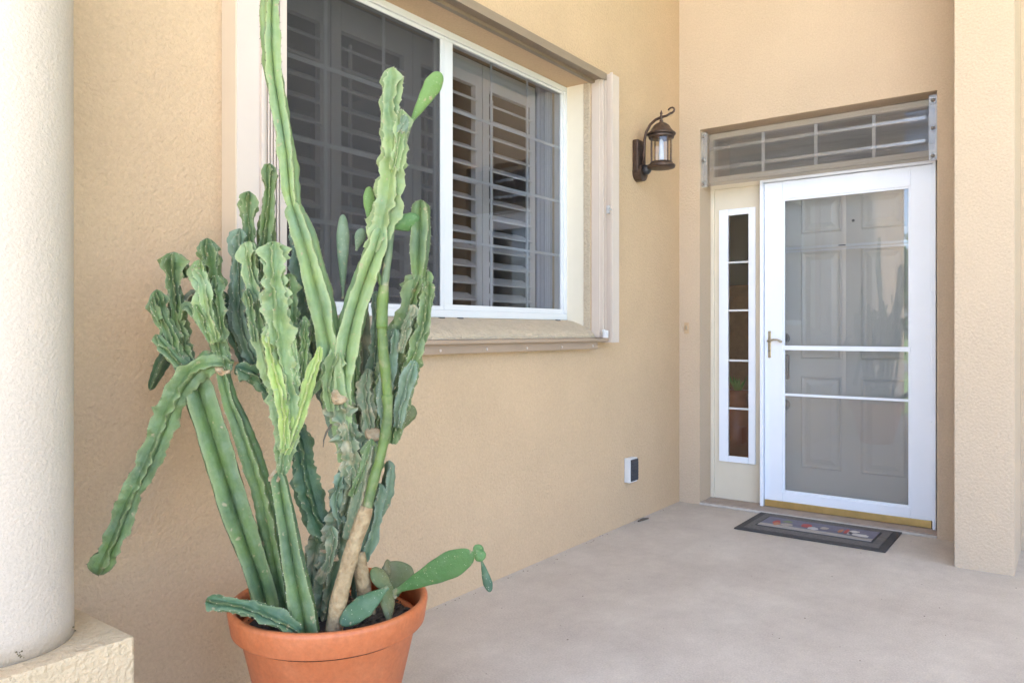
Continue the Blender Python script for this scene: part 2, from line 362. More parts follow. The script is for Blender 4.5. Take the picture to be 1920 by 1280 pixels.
# pleated sheet added for the bluish stripes reflected in the right pane
cu = bmesh.new(); n = 60; top = []
va = [(3.449+.148*i/n, 2.395+.008*sin(i*.75)+.003*sin(i*.31)) for i in range(n+1)]
A0 = [cu.verts.new((x, y, 1.0)) for x, y in va]; A1 = [cu.verts.new((x, y, 2.62)) for x, y in va]
B0 = [cu.verts.new((x, y+.003, 1.0)) for x, y in va]; B1 = [cu.verts.new((x, y+.003, 2.62)) for x, y in va]
for i in range(n): cu.faces.new((A0[i], A0[i+1], A1[i+1], A1[i])); cu.faces.new((B0[i], B0[i+1], B1[i+1], B1[i]))
tag(link('reflection_pleats', cu, M['reflection_pleats'], smooth=True, org=None), 'pale grey pleats added for reflected stripes at the right edge behind the clear pane', 'reflection_pleats')

# ================================================================ ACCORDION STORM SHUTTER
ac = empty('accordion_shutter', (2.55, 2.10, 1.05), 'folded accordion storm shutter in two stacks with tracks around the window', 'storm shutter')
TT = bmesh.new()
box(TT, 1.33, 3.645, 2.062, 2.137, 2.522, 2.560, bev=.003); box(TT, 1.33, 3.60, 2.052, 2.0625, 2.512, 2.530, bev=.001); box(TT, 1.33, 3.60, 2.112, 2.137, 2.506, 2.522, bev=.001)
link('top_track', TT, M['bronze'], ac)
BT = bmesh.new()
box(BT, 1.345, 3.585, 2.085, 2.1365, 1.050, 1.106, bev=.003); box(BT, 1.345, 3.69, 2.060, 2.1365, 1.092, 1.1085, bev=.001)
bt = link('bottom_track', BT, M['tan'], ac)
for i in range(7):
    x = 1.7+i*.305; b = lathe([(.006, 2.078), (.006, 2.085)], 0, 0, 8)
    bmesh.ops.rotate(b, verts=b.verts, cent=(0, 0, 0), matrix=Matrix.Rotation(radians(-90), 3, 'X')); 
    for q in b.verts: q.co = Vector((x+q.co.x, 2.0835+(abs(q.co.y)-2.0815)*.6, 1.066+q.co.z))
    link('screw', b, M['alu'], bt)
Z0, Z1 = 1.112, 2.545
def blade(*a, z0=Z0, z1=Z1, m='alu', bev=.002, name='blade'): return link(name, bx(*a, z0, z1, bev=bev), M[m], ac)
# right stack
blade(3.604, 3.660, 2.086, 2.1365); blade(3.612, 3.626, 2.068, 2.0855, z1=2.551); blade(3.630, 3.636, 2.074, 2.0855); blade(3.640, 3.645, 2.066, 2.0855)
blade(3.661, 3.745, 2.040, 2.136, z0=1.083, z1=2.562); blade(3.6575, 3.6615, 2.034, 2.052, z0=1.10, z1=2.566)
blade(3.7455, 3.752, 2.045, 2.1365, z0=1.09, z1=2.555)
link('bracket', boxes([(3.592, 3.625, 2.040, 2.060, 1.109, 1.150), (3.585, 3.60, 2.045, 2.06, 1.14, 1.155)], .004), M['vinyl'], ac)
b = boxes([(3.640, 3.655, 2.045, 2.066, 1.79, 1.835), (3.628, 3.662, 2.038, 2.050, 1.805, 1.818)], .004); link('thumb_lock', b, M['clearmetal'], ac)
# left stack
blade(1.3575, 1.439, 2.060, 2.136, z0=1.10, z1=2.52); blade(1.353, 1.357, 2.0615, 2.1365, z0=1.10, z1=2.52, m='cover', name='cover_strip', bev=.001); blade(1.437, 1.449, 2.048, 2.10)
for i in range(5): blade(1.4535+i*.0115, 1.4595+i*.0115, 2.055, 2.12, bev=.0015)
blade(1.449, 1.512, 2.078, 2.136, m='bronze'); blade(1.517, 1.545, 2.066, 2.136, m='alu')
b = bmesh.new()
for i in range(3):
    z = 1.145; y = 2.075+i*.02; bb = bmesh.ops.create_icosphere(b, subdivisions=1, radius=.0045)
    for q in bb['verts']: q.co += Vector((1.353, y, z))
link('screw_hole', b, M['black'], ac)

# ================================================================ LAMP
LX, LY = 4.14, 1.973
lamp = empty('wall_lantern', (LX, W, 2.19), 'dark bronze coach lantern with motion sensor on the wall near the corner', 'wall lamp')
b = bx(LX-.055, LX+.055, 2.100, 2.137, 2.10, 2.298, bev=.008)
link('back_plate', b, M['lampmetal'], lamp)
b = bmesh.new(); tube([(LX, 2.137, 2.105), (LX, 2.085, 2.10)], [.054, .05], 16, b); link('sensor_housing', b, M['lampmetal'], lamp)
b = bmesh.new(); bmesh.ops.create_uvsphere(b, u_segments=16, v_segments=10, radius=.03); bmesh.ops.translate(b, verts=b.verts, vec=(LX+.004, 2.072, 2.118)); link('motion_sensor', b, M['black'], lamp, smooth=True)
arm = [(LX, 2.095, 2.14), (LX, 2.085, 2.24), (LX, 2.083, 2.30), (LX, 2.072, 2.345), (LX, 2.045, 2.385), (LX, 2.01, 2.408), (LX, 1.973, 2.417), (LX, 1.94, 2.42), (LX, 1.915, 2.43)]
for i in range(9):
    a = -pi/2-.3+i*.62; arm.append((LX, 1.915-.019*cos(a)*1-.006, 2.449+.019*sin(a)*(1-.05*i)))
link('arm', tube(arm, [.0085]*7+[.007]*5+[.0055]*6, 10), M['lampmetal'], lamp, smooth=True)
link('finial', lathe([(.006, 2.385), (.012, 2.395), (.006, 2.402), (.011, 2.415), (.011, 2.421), (.005, 2.43), (.009, 2.439), (.001, 2.46)], LX, LY, 14), M['lampmetal'], lamp, smooth=True)
link('roof', lathe([(.084, 2.312), (.086, 2.317), (.083, 2.322), (.070, 2.332), (.058, 2.348), (.047, 2.366), (.030, 2.379), (.014, 2.386), (.010, 2.392)], LX, LY, 32), M['lampmetal'], lamp, smooth=True)
link('collar', lathe([(.072, 2.290), (.076, 2.2985), (.076, 2.3115)], LX, LY, 32), M['lampmetal'], lamp, smooth=True)
link('base', lathe([(.05, 2.112), (.078, 2.115), (.083, 2.124), (.082, 2.132), (.070, 2.138), (.066, 2.150), (.020, 2.152)], LX, LY, 32), M['lampmetal'], lamp, smooth=True)
link('lamp_glass', lathe([(.064, 2.1515), (.064, 2.2895)], LX, LY, 32, cap=False), M['lampglass'], lamp, smooth=True)
for k in range(4):
    a = pi/4+k*pi/2+.25; x, y = LX+.067*cos(a), LY+.067*sin(a); link('bar', tube([(x, y, 2.14), (x, y, 2.30)], .0035, 6), M['lampmetal'], lamp)
link('candle_tube', lathe([(.017, 2.1525), (.015, 2.16), (.013, 2.27), (.004, 2.29)], LX, LY, 16), M['bulb'], lamp, smooth=True)

# ================================================================ small wall items
ob = empty('outlet_box', (4.03, 2.12, .25), 'small white electrical box with dark ribbed front low on the window wall', 'outlet box')
link('box', bx(3.985, 4.075, 2.098, 2.137, .252, .395, bev=.003), M['vinyl'], ob)
link('face', boxes([(3.990, 4.073, 2.090, 2.0975, .262, .388)]+[(3.994, 4.069, 2.087, 2.0898, .270+i*.018, .281+i*.018) for i in range(6)]), mat('dark_face', (.045, .045, .05), .6, var=.3, vscale=120), ob)
db = empty('doorbell', (4.755, 2.082, 1.13), 'tiny beige doorbell button on the door wall beside the corner', 'doorbell')
link('plate', bx(4.752, 4.759, 2.066, 2.098, 1.130, 1.204, bev=.002), M['stucco'], db)
link('button', bx(4.747, 4.7515, 2.075, 2.089, 1.155, 1.182, bev=.002), M['antique'], db)

# ================================================================ ENTRY DOOR FRAME
ef = empty('entry_frame', (4.96, 1.3, 0), 'cream painted frame around the entrance with a narrow wide board beside the door', 'door frame')
link('left_casing', bx(4.94, 5.10, 1.965, 1.991, .019, 2.149, bev=.003), M['cream'], ef)
link('head_board', bx(4.935, 5.10, .625, 1.964, 2.103, 2.149, bev=.003), M['cream'], ef)
link('mullion_post', bx(4.935, 5.10, 1.620, 1.655, .019, 2.1025, bev=.003), M['cream'], ef)
link('right_casing', bx(4.935, 5.10, .612, .6415, .019, 2.149, bev=.003), M['cream'], ef)
link('brick_mould', boxes([(4.875, 4.9345, 1.612, 1.632, .019, 2.118), (4.875, 4.9345, .632, .649, .019, 2.118), (4.875, 4.9345, .6495, 1.6115, 2.1025, 2.118)], .002), M['white'], ef)
# sidelight
sd = empty('sidelight', (4.97, 1.81, .02), 'narrow five pane sidelight in a cream panel left of the door', 'sidelight')
pan = boxes([(4.955, 4.995, 1.6555, 1.7, .0185, 2.1025), (4.955, 4.995, 1.915, 1.9645, .0185, 2.1025), (4.955, 4.995, 1.7, 1.915, .0185, .285), (4.955, 4.995, 1.7, 1.915, 1.95, 2.1025)])
link('panel', pan, M['cream'], sd)
g0, g1, s0, s1 = 1.730, 1.868, .311, 1.921
fr = link('lite_frame', boxes([(4.940, 4.9548, 1.684, g0, .27, 1.963), (4.940, 4.9548, g1, 1.931, .27, 1.963), (4.940, 4.9548, g0, g1, .27, s0), (4.940, 4.9548, g0, g1, s1, 1.963)], .004), M['white'], sd)
zs = [s0, .63, .95, 1.284, 1.605, s1]
for i in range(5): link('pane', bx(4.956, 4.960, g0, g1, zs[i], zs[i+1]), M['glass'], sd)
for i in range(1, 5): link('muntin', bx(4.942, 4.9555, g0, g1, zs[i]-.0065, zs[i]+.0065, bev=.002), M['vinyl'], sd)
# transom
tr = empty('transom_window', (4.95, 1.3, 2.15), 'four pane transom window over the door behind a clear bolted storm panel', 'transom')
ty0, ty1, tz0, tz1 = .6125, 1.9905, 2.1495, 2.477
link('frame', boxes([(4.92, 5.0, ty0, ty1, tz0, tz0+.035), (4.92, 5.0, ty0, ty1, tz1-.035, tz1), (4.92, 5.0, ty0, ty0+.03, tz0+.035, tz1-.035), (4.92, 5.0, ty1-.03, ty1, tz0+.035, tz1-.035)], .003), M['cream'], tr)
ys = [ty0+.03, .968, 1.302, 1.632, ty1-.03]
for i in range(4): link('pane', bx(4.950, 4.954, ys[i], ys[i+1], tz0+.035, tz1-.035), glass('transom_glass%d' % i, 1.3, tint=(.9, .88, .86)) if i == 0 else bpy.data.materials['transom_glass0'], tr)
for i in (1, 2, 3): link('muntin', bx(4.935, 4.9495, ys[i]-.009, ys[i]+.009, tz0+.035, tz1-.035, bev=.002), M['vinyl'], tr)
sp = empty('clear_storm_panel', (4.80, 1.3, 2.1), 'clear corrugated plastic storm panel bolted across the transom opening', 'storm panel')
b = bmesh.new(); n = 48; z0, z1 = 2.105, 2.452; R0 = []; R1 = []
for i in range(n+1):
    z = z0+(z1-z0)*i/n; x = 4.803+.009*sin(2*pi*(z-z0)/.115+.8)
    R0.append(b.verts.new((x, DY0+.012, z))); R1.append(b.verts.new((x, DY1-.008, z)))
for i in range(n): b.faces.new((R0[i], R1[i], R1[i+1], R0[i+1]))
r = bmesh.ops.solidify(b, geom=b.faces[:], thickness=.0025)
link('sheet', b, M['acrylic'], sp, smooth=True)
for z_ in (2.215, 2.345): link('streak_ridge', bx(4.786, 4.797, .670, 1.935, z_-.012, z_+.012, bev=.005), M['streak_ridge'], sp)  # hazy bars added for the bright streaks reflected along the sheet
for y0, y1 in ((DY0+.0015, .655), (1.95, DY1-.0015)):
    st = link('end_strip', boxes([(4.782, 4.787, y0, y1, 2.095, 2.462)]+[(4.776, 4.782, y0+.008, y1-.008, z_, z_+.04) for z_ in (2.10, 2.255, 2.41)], .001), M['track'], sp)
    for z_ in (2.12, 2.275, 2.43):
        b = bmesh.new(); bmesh.ops.create_icosphere(b, subdivisions=2, radius=.011); bmesh.ops.translate(b, verts=b.verts, vec=(4.773, (y0+y1)/2, z_)); link('bolt', b, M['bolt'], st)

# ================================================================ STORM DOOR
sdoor = empty('storm_door', (4.9, 1.6, .02), 'white framed glass storm door with brass bottom sweep', 'storm door')
y0, y1, z0, z1 = .651, 1.609, .062, 2.099; a0, a1, b0, b1 = .765, 1.496, .121, 1.987
fo = link('door_frame', boxes([(4.90, 4.932, y0, a0, z0, z1), (4.90, 4.932, a1, y1, z0, z1), (4.90, 4.932, a0, a1, z0, b0), (4.90, 4.932, a0, a1, b1, z1)], .004), M['white'], sdoor)
link('glass_bead', boxes([(4.907, 4.925, a0, a0+.012, b0, b1), (4.907, 4.925, a1-.012, a1, b0, b1), (4.907, 4.925, a0+.012, a1-.012, b0, b0+.012), (4.907, 4.925, a0+.012, a1-.012, b1-.012, b1)], .002), M['white'], sdoor)
link('upper_glass', bx(4.912, 4.916, a0+.0125, a1-.0125, .750, b1-.0125), M['storm_glass'], sdoor)
link('lower_glass', bx(4.9175, 4.9215, a0+.0125, a1-.0125, b0+.0125, .742), M['glass'], sdoor)
link('screen', bx(4.9235, 4.9245, a0+.0125, a1-.0125, b0+.0125, .742), M['doorscreen'], sdoor)
link('middle_rail', bx(4.902, 4.9225, a0+.0005, a1-.0005, 1.026, 1.054, bev=.003), M['white'], sdoor)
link('lower_rail', bx(4.904, 4.9225, a0+.0005, a1-.0005, .735, .750, bev=.003), M['white'], sdoor)
link('upper_rail', boxes([(4.9165, 4.9232, a0+.0125, a1-.0125, 1.664, 1.678), (4.9165, 4.9232, a0+.0125, a1-.0125, 1.646, 1.655)], .001), M['clearmetal'], sdoor)
link('latch_tab', bx(4.9080, 4.9164, 1.12, 1.16, 1.668, 1.674), M['black'], sdoor)
link('sweep', bx(4.895, 4.925, y0+.006, y1-.002, .0205, .0615, bev=.002), M['brass'], sdoor)
hb = bmesh.new(); box(hb, 4.894, 4.8998, 1.566, 1.586, .975, 1.147, bev=.0025)
hp = link('handle_plate', hb, M['antique'], sdoor)
link('lever', tube([(4.893, 1.576, 1.083), (4.868, 1.576, 1.083), (4.862, 1.566, 1.085), (4.862, 1.54, 1.092), (4.862, 1.515, 1.09), (4.864, 1.497, 1.081), (4.867, 1.487, 1.078)], [.010, .009, .0085, .007, .007, .009, .006], 10), M['antique'], sdoor, smooth=True)
link('key_hole', tube([(4.8935, 1.576, 1.02), (4.891, 1.576, 1.02)], .006, 10), M['bolt'], sdoor)
for zz in (.35, 1.0, 1.65): link('hinge', bx(4.886, 4.8995, .6495, .662, zz-.28, zz+.28, bev=.002), M['white'], sdoor)
# ================================================================ FRONT DOOR
fd = empty('front_door', (5.02, 1.1, .05), 'grey beige six panel front door behind the storm door', 'door')
link('slab', bx(5.020, 5.064, .655, 1.605, .03, 2.10), M['door'], fd)
for yy0, yy1 in ((1.165, 1.415), (.805, 1.055)):
    for zz0, zz1 in ((1.77, 2.00), (.97, 1.66), (.27, .86)):
        b = bmesh.new()
        # raised moulding ring, recess and raised centre
        def ring(o, i_, xo, xi):
            v0 = [b.verts.new((xo, y, z)) for y, z in ((yy0+o, zz0+o), (yy1-o, zz0+o), (yy1-o, zz1-o), (yy0+o, zz1-o))]
            v1 = [b.verts.new((xi, y, z)) for y, z in ((yy0+i_, zz0+i_), (yy1-i_, zz0+i_), (yy1-i_, zz1-i_), (yy0+i_, zz1-i_))]
            for k in range(4): b.faces.new((v0[k], v0[(k+1) % 4], v1[(k+1) % 4], v1[k]))
            return v1
        ring(0, .010, 5.0198, 5.011); ring(.010, .022, 5.011, 5.0185); ring(.022, .034, 5.0185, 5.0188); last = ring(.034, .062, 5.0188, 5.010); b.faces.new(last)
        link('panel', b, M['door'], fd)
def disc(name, y, z, r, x0, x1, par): return link(name, tube([(x1, y, z), (x0, y, z)], [r, r*.92], 20), M['black'], par)
disc('deadbolt', 1.520, 1.10, .036, 4.985, 5.0195, fd)
link('keypad', bx(4.985, 5.0195, 1.484, 1.550, .835, .995, bev=.01), M['black'], fd)
disc('door_knob', 1.517, .668, .036, 4.96, 5.0195, fd)
link('pull_handle', tube([(5.015, 1.517, .66), (4.97, 1.515, .62), (4.965, 1.514, .56), (4.97, 1.514, .50), (5.015, 1.514, .47)], .009, 8), M['black'], fd)
link('peephole', tube([(5.0195, 1.10, 1.83), (5.015, 1.10, 1.83)], .009, 10), M['black'], fd)
# things inside the hall
vs = empty('floor_vase', (5.62, 2.06, 0), 'burnt orange floor vase inside the hall seen through the sidelight', 'vase')
link('body', lathe([(.08, 0), (.14, .12), (.17, .34), (.15, .52), (.09, .60), (.075, .66), (.10, .70)], 5.62, 2.06, 24), M['vase'], vs, smooth=True)
b = bmesh.new(); rr = random.Random(8)
for k in range(26):
    a = rr.uniform(0, 6.28); l = rr.uniform(.05, .16); c = Vector((5.60, 2.04, .66)); t = c+Vector((cos(a)*l*.6, sin(a)*l*.6, l*1.1)); s = Vector((-sin(a), cos(a), 0))*.014
    m_ = (c+t)/2; b.faces.new([b.verts.new(c), b.verts.new(m_+s), b.verts.new(t), b.verts.new(m_-s)])
tag(link('indoor_plant', b, M['leafy'], org=(5.6, 2.04, .66)), 'small bright green plant sprig at the vase mouth behind the sidelight', 'plant')
ca = empty('hall_cabinet', (6.7, 2.5, 0), 'orange brown wooden cabinet far inside the hall', 'cabinet')
link('carcass', bx(6.5, 6.9, 2.15, 2.85, .1, 1.55, bev=.01), M['cabinet'], ca)
link('door_leaf', bx(6.485, 6.4995, 2.2, 2.49, .2, 1.45, bev=.004), M['cabinet'], ca); link('door_leaf', bx(6.485, 6.4995, 2.51, 2.8, .2, 1.45, bev=.004), M['cabinet'], ca)

# ================================================================ DOOR MAT
dm = empty('door_mat', (4.53, 1.185, 0), 'dark grey rubber door mat with faded printed picture before the door', 'door mat')
def slabxy(x0, x1, y0, y1, z0, z1): return bx(x0, x1, y0, y1, z0, z1, bev=.0015)
link('border', slabxy(4.285, 4.785, .785, 1.585, .001, .009), M['mat_rubber'], dm)
link('field', slabxy(4.325, 4.745, .825, 1.545, .0092, .0112), M['mat_grey'], dm)
link('inset_line', slabxy(4.410, 4.665, .870, 1.505, .0114, .0128), M['mat_rubber'], dm)
link('picture', slabxy(4.420, 4.655, .880, 1.495, .013, .0142), M['mat_blue'], dm)
def blob(cx_, cy_, rx, ry, z, m, seed, name='print_shape'):
    r_ = random.Random(seed); b = bmesh.new(); n = 14; vs_ = []
    for i in range(n):
        a = 2*pi*i/n; k = r_.uniform(.75, 1.1); vs_.append(b.verts.new((cx_+rx*cos(a)*k, cy_+ry*sin(a)*k, z)))
    f = b.faces.new(vs_); e = bmesh.ops.extrude_face_region(b, geom=[f]); bmesh.ops.translate(b, verts=[q for q in e['geom'] if isinstance(q, bmesh.types.BMVert)], vec=(0, 0, .0005))
    link(name, b, M[m], dm)
link('print_ground', slabxy(4.421, 4.475, .881, 1.494, .0143, .0146), M['mat_sand'], dm)
for i, (x, y, rx, ry, m) in enumerate([(4.54, 1.42, .045, .022, 'mat_red'), (4.50, 1.405, .04, .02, 'mat_orange'), (4.58, 1.365, .025, .03, 'mat_green'), (4.50, 1.35, .04, .035, 'mat_sand'), (4.55, 1.25, .045, .035, 'mat_red'), (4.50, 1.20, .035, .03, 'mat_white'), (4.54, 1.15, .03, .025, 'mat_sand'), (4.53, 1.06, .05, .014, 'mat_orange'), (4.54, 1.03, .055, .013, 'mat_red'), (4.52, 1.01, .05, .01, 'mat_white'), (4.55, .99, .03, .025, 'mat_white'), (4.485, .945, .03, .05, 'mat_white'), (4.51, 1.005, .02, .012, 'mat_rubber')]):
    blob(x, y, rx, ry, .0147+.0007*i, m, i)
# twig and specks
tw = tag(link('twig', tube([(4.10, 2.105, .006), (4.15, 2.100, .008), (4.20, 2.088, .006)], [.005, .008, .004], 7), M['bark'], org=(4.15, 2.1, 0)), 'short dark twig lying on the floor near the outlet box', 'twig')
b = bmesh.new(); rr = random.Random(12)
for k in range(150):
    if k < 70: x, y = rr.uniform(1.5, 4.5), 2.138-abs(rr.gauss(0, .03))-.008
    else: x, y = rr.uniform(1.6, 4.7), rr.uniform(-1, 2.1)
    s_ = rr.uniform(.0012, .0038)*(1 if k < 70 else .9); q = bmesh.ops.create_icosphere(b, subdivisions=1, radius=s_)
    for v_ in q['verts']: v_.co = Vector((x+v_.co.x*1.4, y+v_.co.y, .001+abs(v_.co.z)*.6))
tag(link('floor_debris', b, mat('debris', (.07, .05, .04), .9)), 'scattered dark specks and paint crumbs on the porch floor', 'debris', kind='stuff')

# ================================================================ POT
PX, PY = 1.364, 1.635
pot = empty('terracotta_pot', (PX, PY, 0), 'large terracotta coloured plastic pot holding the tall cactus', 'plant pot')
PS = .966
link('pot_body', lathe([(r_*PS, z_) for r_, z_ in [(.150, 0), (.158, .004), (.243, .352), (.247, .358), (.236, .36), (.23, .35), (.14, .02)]], PX, PY, 96, cap=False), M['terra'], pot, smooth=True)
link('pot_rim', lathe([(r_*PS, z_) for r_, z_ in [(.2475, .352), (.262, .353), (.2655, .357), (.2745, .408), (.274, .416), (.268, .4205), (.259, .420), (.254, .414), (.245, .35), (.2475, .352)]], PX, PY, 96, cap=False), M['terra'], pot, smooth=True)
b = bmesh.new(); rr = random.Random(2); c0 = b.verts.new((PX, PY, .352)); prev = None
for j in range(1, 9):
    r_ = .239*j/8; cur = [b.verts.new((PX+r_*cos(2*pi*i/40), PY+r_*sin(2*pi*i/40), .348+rr.uniform(-.006, .006) if j < 8 else .345)) for i in range(40)]
    for i in range(40):
        if prev: b.faces.new((prev[i], prev[(i+1) % 40], cur[(i+1) % 40], cur[i]))
        else: b.faces.new((c0, cur[i], cur[(i+1) % 40]))
    prev = cur
for k in range(260):
    a = rr.uniform(0, 6.28); q_ = .235*sqrt(rr.random()); s_ = rr.uniform(.003, .009); q = bmesh.ops.create_icosphere(b, subdivisions=1, radius=s_)
    for v_ in q['verts']: v_.co = Vector((PX+q_*cos(a), PY+q_*sin(a), .353))+Vector((v_.co.x*1.3, v_.co.y, v_.co.z*.6))
tag(link('potting_soil', b, M['soil'], org=(PX, PY, .35)), 'dark crumbly potting soil filling the terracotta pot', 'soil', kind='stuff')

# ================================================================ CACTUS
def catmull(P, step):
    out = []
    for i in range(len(P)-1):
        p0 = P[max(i-1, 0)]; p1 = P[i]; p2 = P[i+1]; p3 = P[min(i+2, len(P)-1)]
        L_ = (Vector(p2[:3])-Vector(p1[:3])).length; n = max(2, int(L_/step))
        for k in range(n):
            t = k/n; out.append([.5*((2*p1[j])+(-p0[j]+p2[j])*t+(2*p0[j]-5*p1[j]+4*p2[j]-p3[j])*t*t+(-p0[j]+3*p1[j]-3*p2[j]+p3[j])*t**3) for j in range(4)])
    out.append(list(P[-1])); return out
cactus = empty('columnar_cactus', (PX, PY, .35), 'tall many armed grey green columnar cactus with wavy ribs in the pot', 'cactus')
from mathutils import noise as mnoise
def nz(s, f): return mnoise.noise(Vector((s, f*3.7, f*1.3)))*1.35
_seed = [0]
def stem(pts, m, n=5, wav=.4, valley=.5, twist=0, ph=0, tip='round', spines=True, dark=False, lam=.075, cork=0, name='stem', parent=None, step=.0065, fk=.74):
    """pts: (px, py, radius px, depth m) along the axis, base first"""
    _seed[0] += 1; R_ = random.Random(_seed[0]*7+1)
    P = []
    for px, py, r, d in pts:
        q = at(px, py, d); P.append((q.x, q.y, q.z, r*d/FOC*fk))
    C = catmull(P, step)
    # cumulative length
    ss = [0]
    for a_, b_ in zip(C, C[1:]): ss.append(ss[-1]+(Vector(a_[:3])-Vector(b_[:3])).length)
    Ltot = ss[-1]
    K = 14 if wav < .25 else 8; seg = n*K
    phs = [[R_.uniform(0, 6.28) for _ in range(6)] for _ in range(n)]
    base_ph = [R_.uniform(-.2, .2)*min(1, wav*2) for _ in range(n)]; rib_w = [R_.uniform(1-.28*wav, 1+.12*wav) for _ in range(n)]
    bm = bmesh.new(); cl = bm.verts.layers.float.new('crest'); ckl = bm.verts.layers.float.new('cork')
    rings = []; crests = []; up = None
    for i, c in enumerate(C):
        p = Vector(c[:3]); t = (Vector(C[min(i+1, len(C)-1)][:3])-Vector(C[max(i-1, 0)][:3])).normalized()
        if up is None:
            view = (Vector((0, 0, H))-p).normalized(); up = (view-t*view.dot(t)).normalized()
        up = (up-t*up.dot(t)).normalized(); sd_ = t.cross(up)
        s = ss[i]; R = c[3]; e = Ltot-s; tl = min(.9*P[-1][3]+.004, Ltot*.3)
        if tip == 'round' and e < tl:
            R *= sqrt(max(1-(1-e/tl)**2, .0006))
        if wav >= .55 and tip == 'round': R *= 1+.30*math.exp(-((e-.028)/.022)**2)-.10*math.exp(-((e-.085)/.03)**2)
        ring = []; cr = []
        for k in range(n):
            f = phs[k]
            wv = wav*(1+.5*max(0, 1-e/.09))
            lat = wv*(.8*nz(s/lam*1.9, f[0])+.75*nz(s/lam*4.2, f[1]))*pi/n
            rad = 1+wv*(.36*nz(s/lam*1.8, f[2])+.36*nz(s/lam*4.6, f[3])+.12*nz(s/lam*9, f[5]))+.09*nz(s/.12, f[4])
            th0 = 2*pi*k/n+ph+base_ph[k]+twist*s
            for q in range(K):
                u = -1+2*q/K; au = abs(u)
                pr = 1-(sqrt(u*u+.012)-.11)/(.896); pr = max(0, pr)**(.8 if wav < .25 else 1.1+.75*min(1, wav))
                rr_ = R*(valley*.86+(rib_w[k]-valley*.86)*pr)*(1+(rad-1)*(1-au*.7))
                a = th0+u*pi/n+lat*(1-au)
                if wav < .25:      # broad rounded flanges parted by a narrow deep groove
                    gf = 1-.26*au/.55 if au < .55 else .74-(.74-valley*.75)*((au-.55)/.45)**.8
                    vtx = bm.verts.new(p+(up*cos(a)+sd_*sin(a))*R*gf*rad*rib_w[k])
                else: vtx = bm.verts.new(p+(up*cos(a)+sd_*sin(a))*rr_)
                vtx[cl] = 1.0 if au < .01 else (.35 if au < (.15 if K == 14 else .27) else 0)
                vtx[ckl] = min(1, max(0, cork-s)/.06) if cork else 0
                ring.append(vtx)
                if q == K//2: cr.append((vtx.co.copy(), (up*cos(a)+sd_*sin(a)), R))
        rings.append(ring); crests.append((s, cr, t))
    for a_, b_ in zip(rings, rings[1:]):
        for k in range(seg): bm.faces.new((a_[k], a_[(k+1) % seg], b_[(k+1) % seg], b_[k]))
    bm.faces.new(rings[0][::-1]); bm.faces.new(rings[-1])
    o = link(name, bm, M[m], parent or cactus, smooth=True); o.data.set_sharp_from_angle(angle=radians(48))
    if spines:
        sb = bmesh.new()
        for k in range(n):
            nxt = R_.uniform(.004, .02)
            for s, cr, t in crests:
                if s < nxt: continue
                nxt = s+R_.uniform(.015, .024); p, nr, R = cr[k]
                if R < .004: continue
                z_ = .0014
                side = nr.cross(t).normalized()
                vv = [sb.verts.new(p+q) for q in (nr*z_*1.2, t*z_, side*z_, -t*z_, -side*z_)]
                for a_, b_ in ((1, 2), (2, 3), (3, 4), (4, 1)): sb.faces.new((vv[0], vv[a_], vv[b_]))
                for _ in range(3):
                    dr = (nr+t*R_.uniform(-.8, .8)+side*R_.uniform(-.8, .8)).normalized(); ln = R_.uniform(.004, .009); ww = dr.cross(t).normalized()*.0005
                    sb.faces.new([sb.verts.new(p+ww), sb.verts.new(p-ww), sb.verts.new(p+dr*ln)])
        link('spines', sb, M['spine_dark' if dark else 'spine'], o, kind='stuff')
    return o
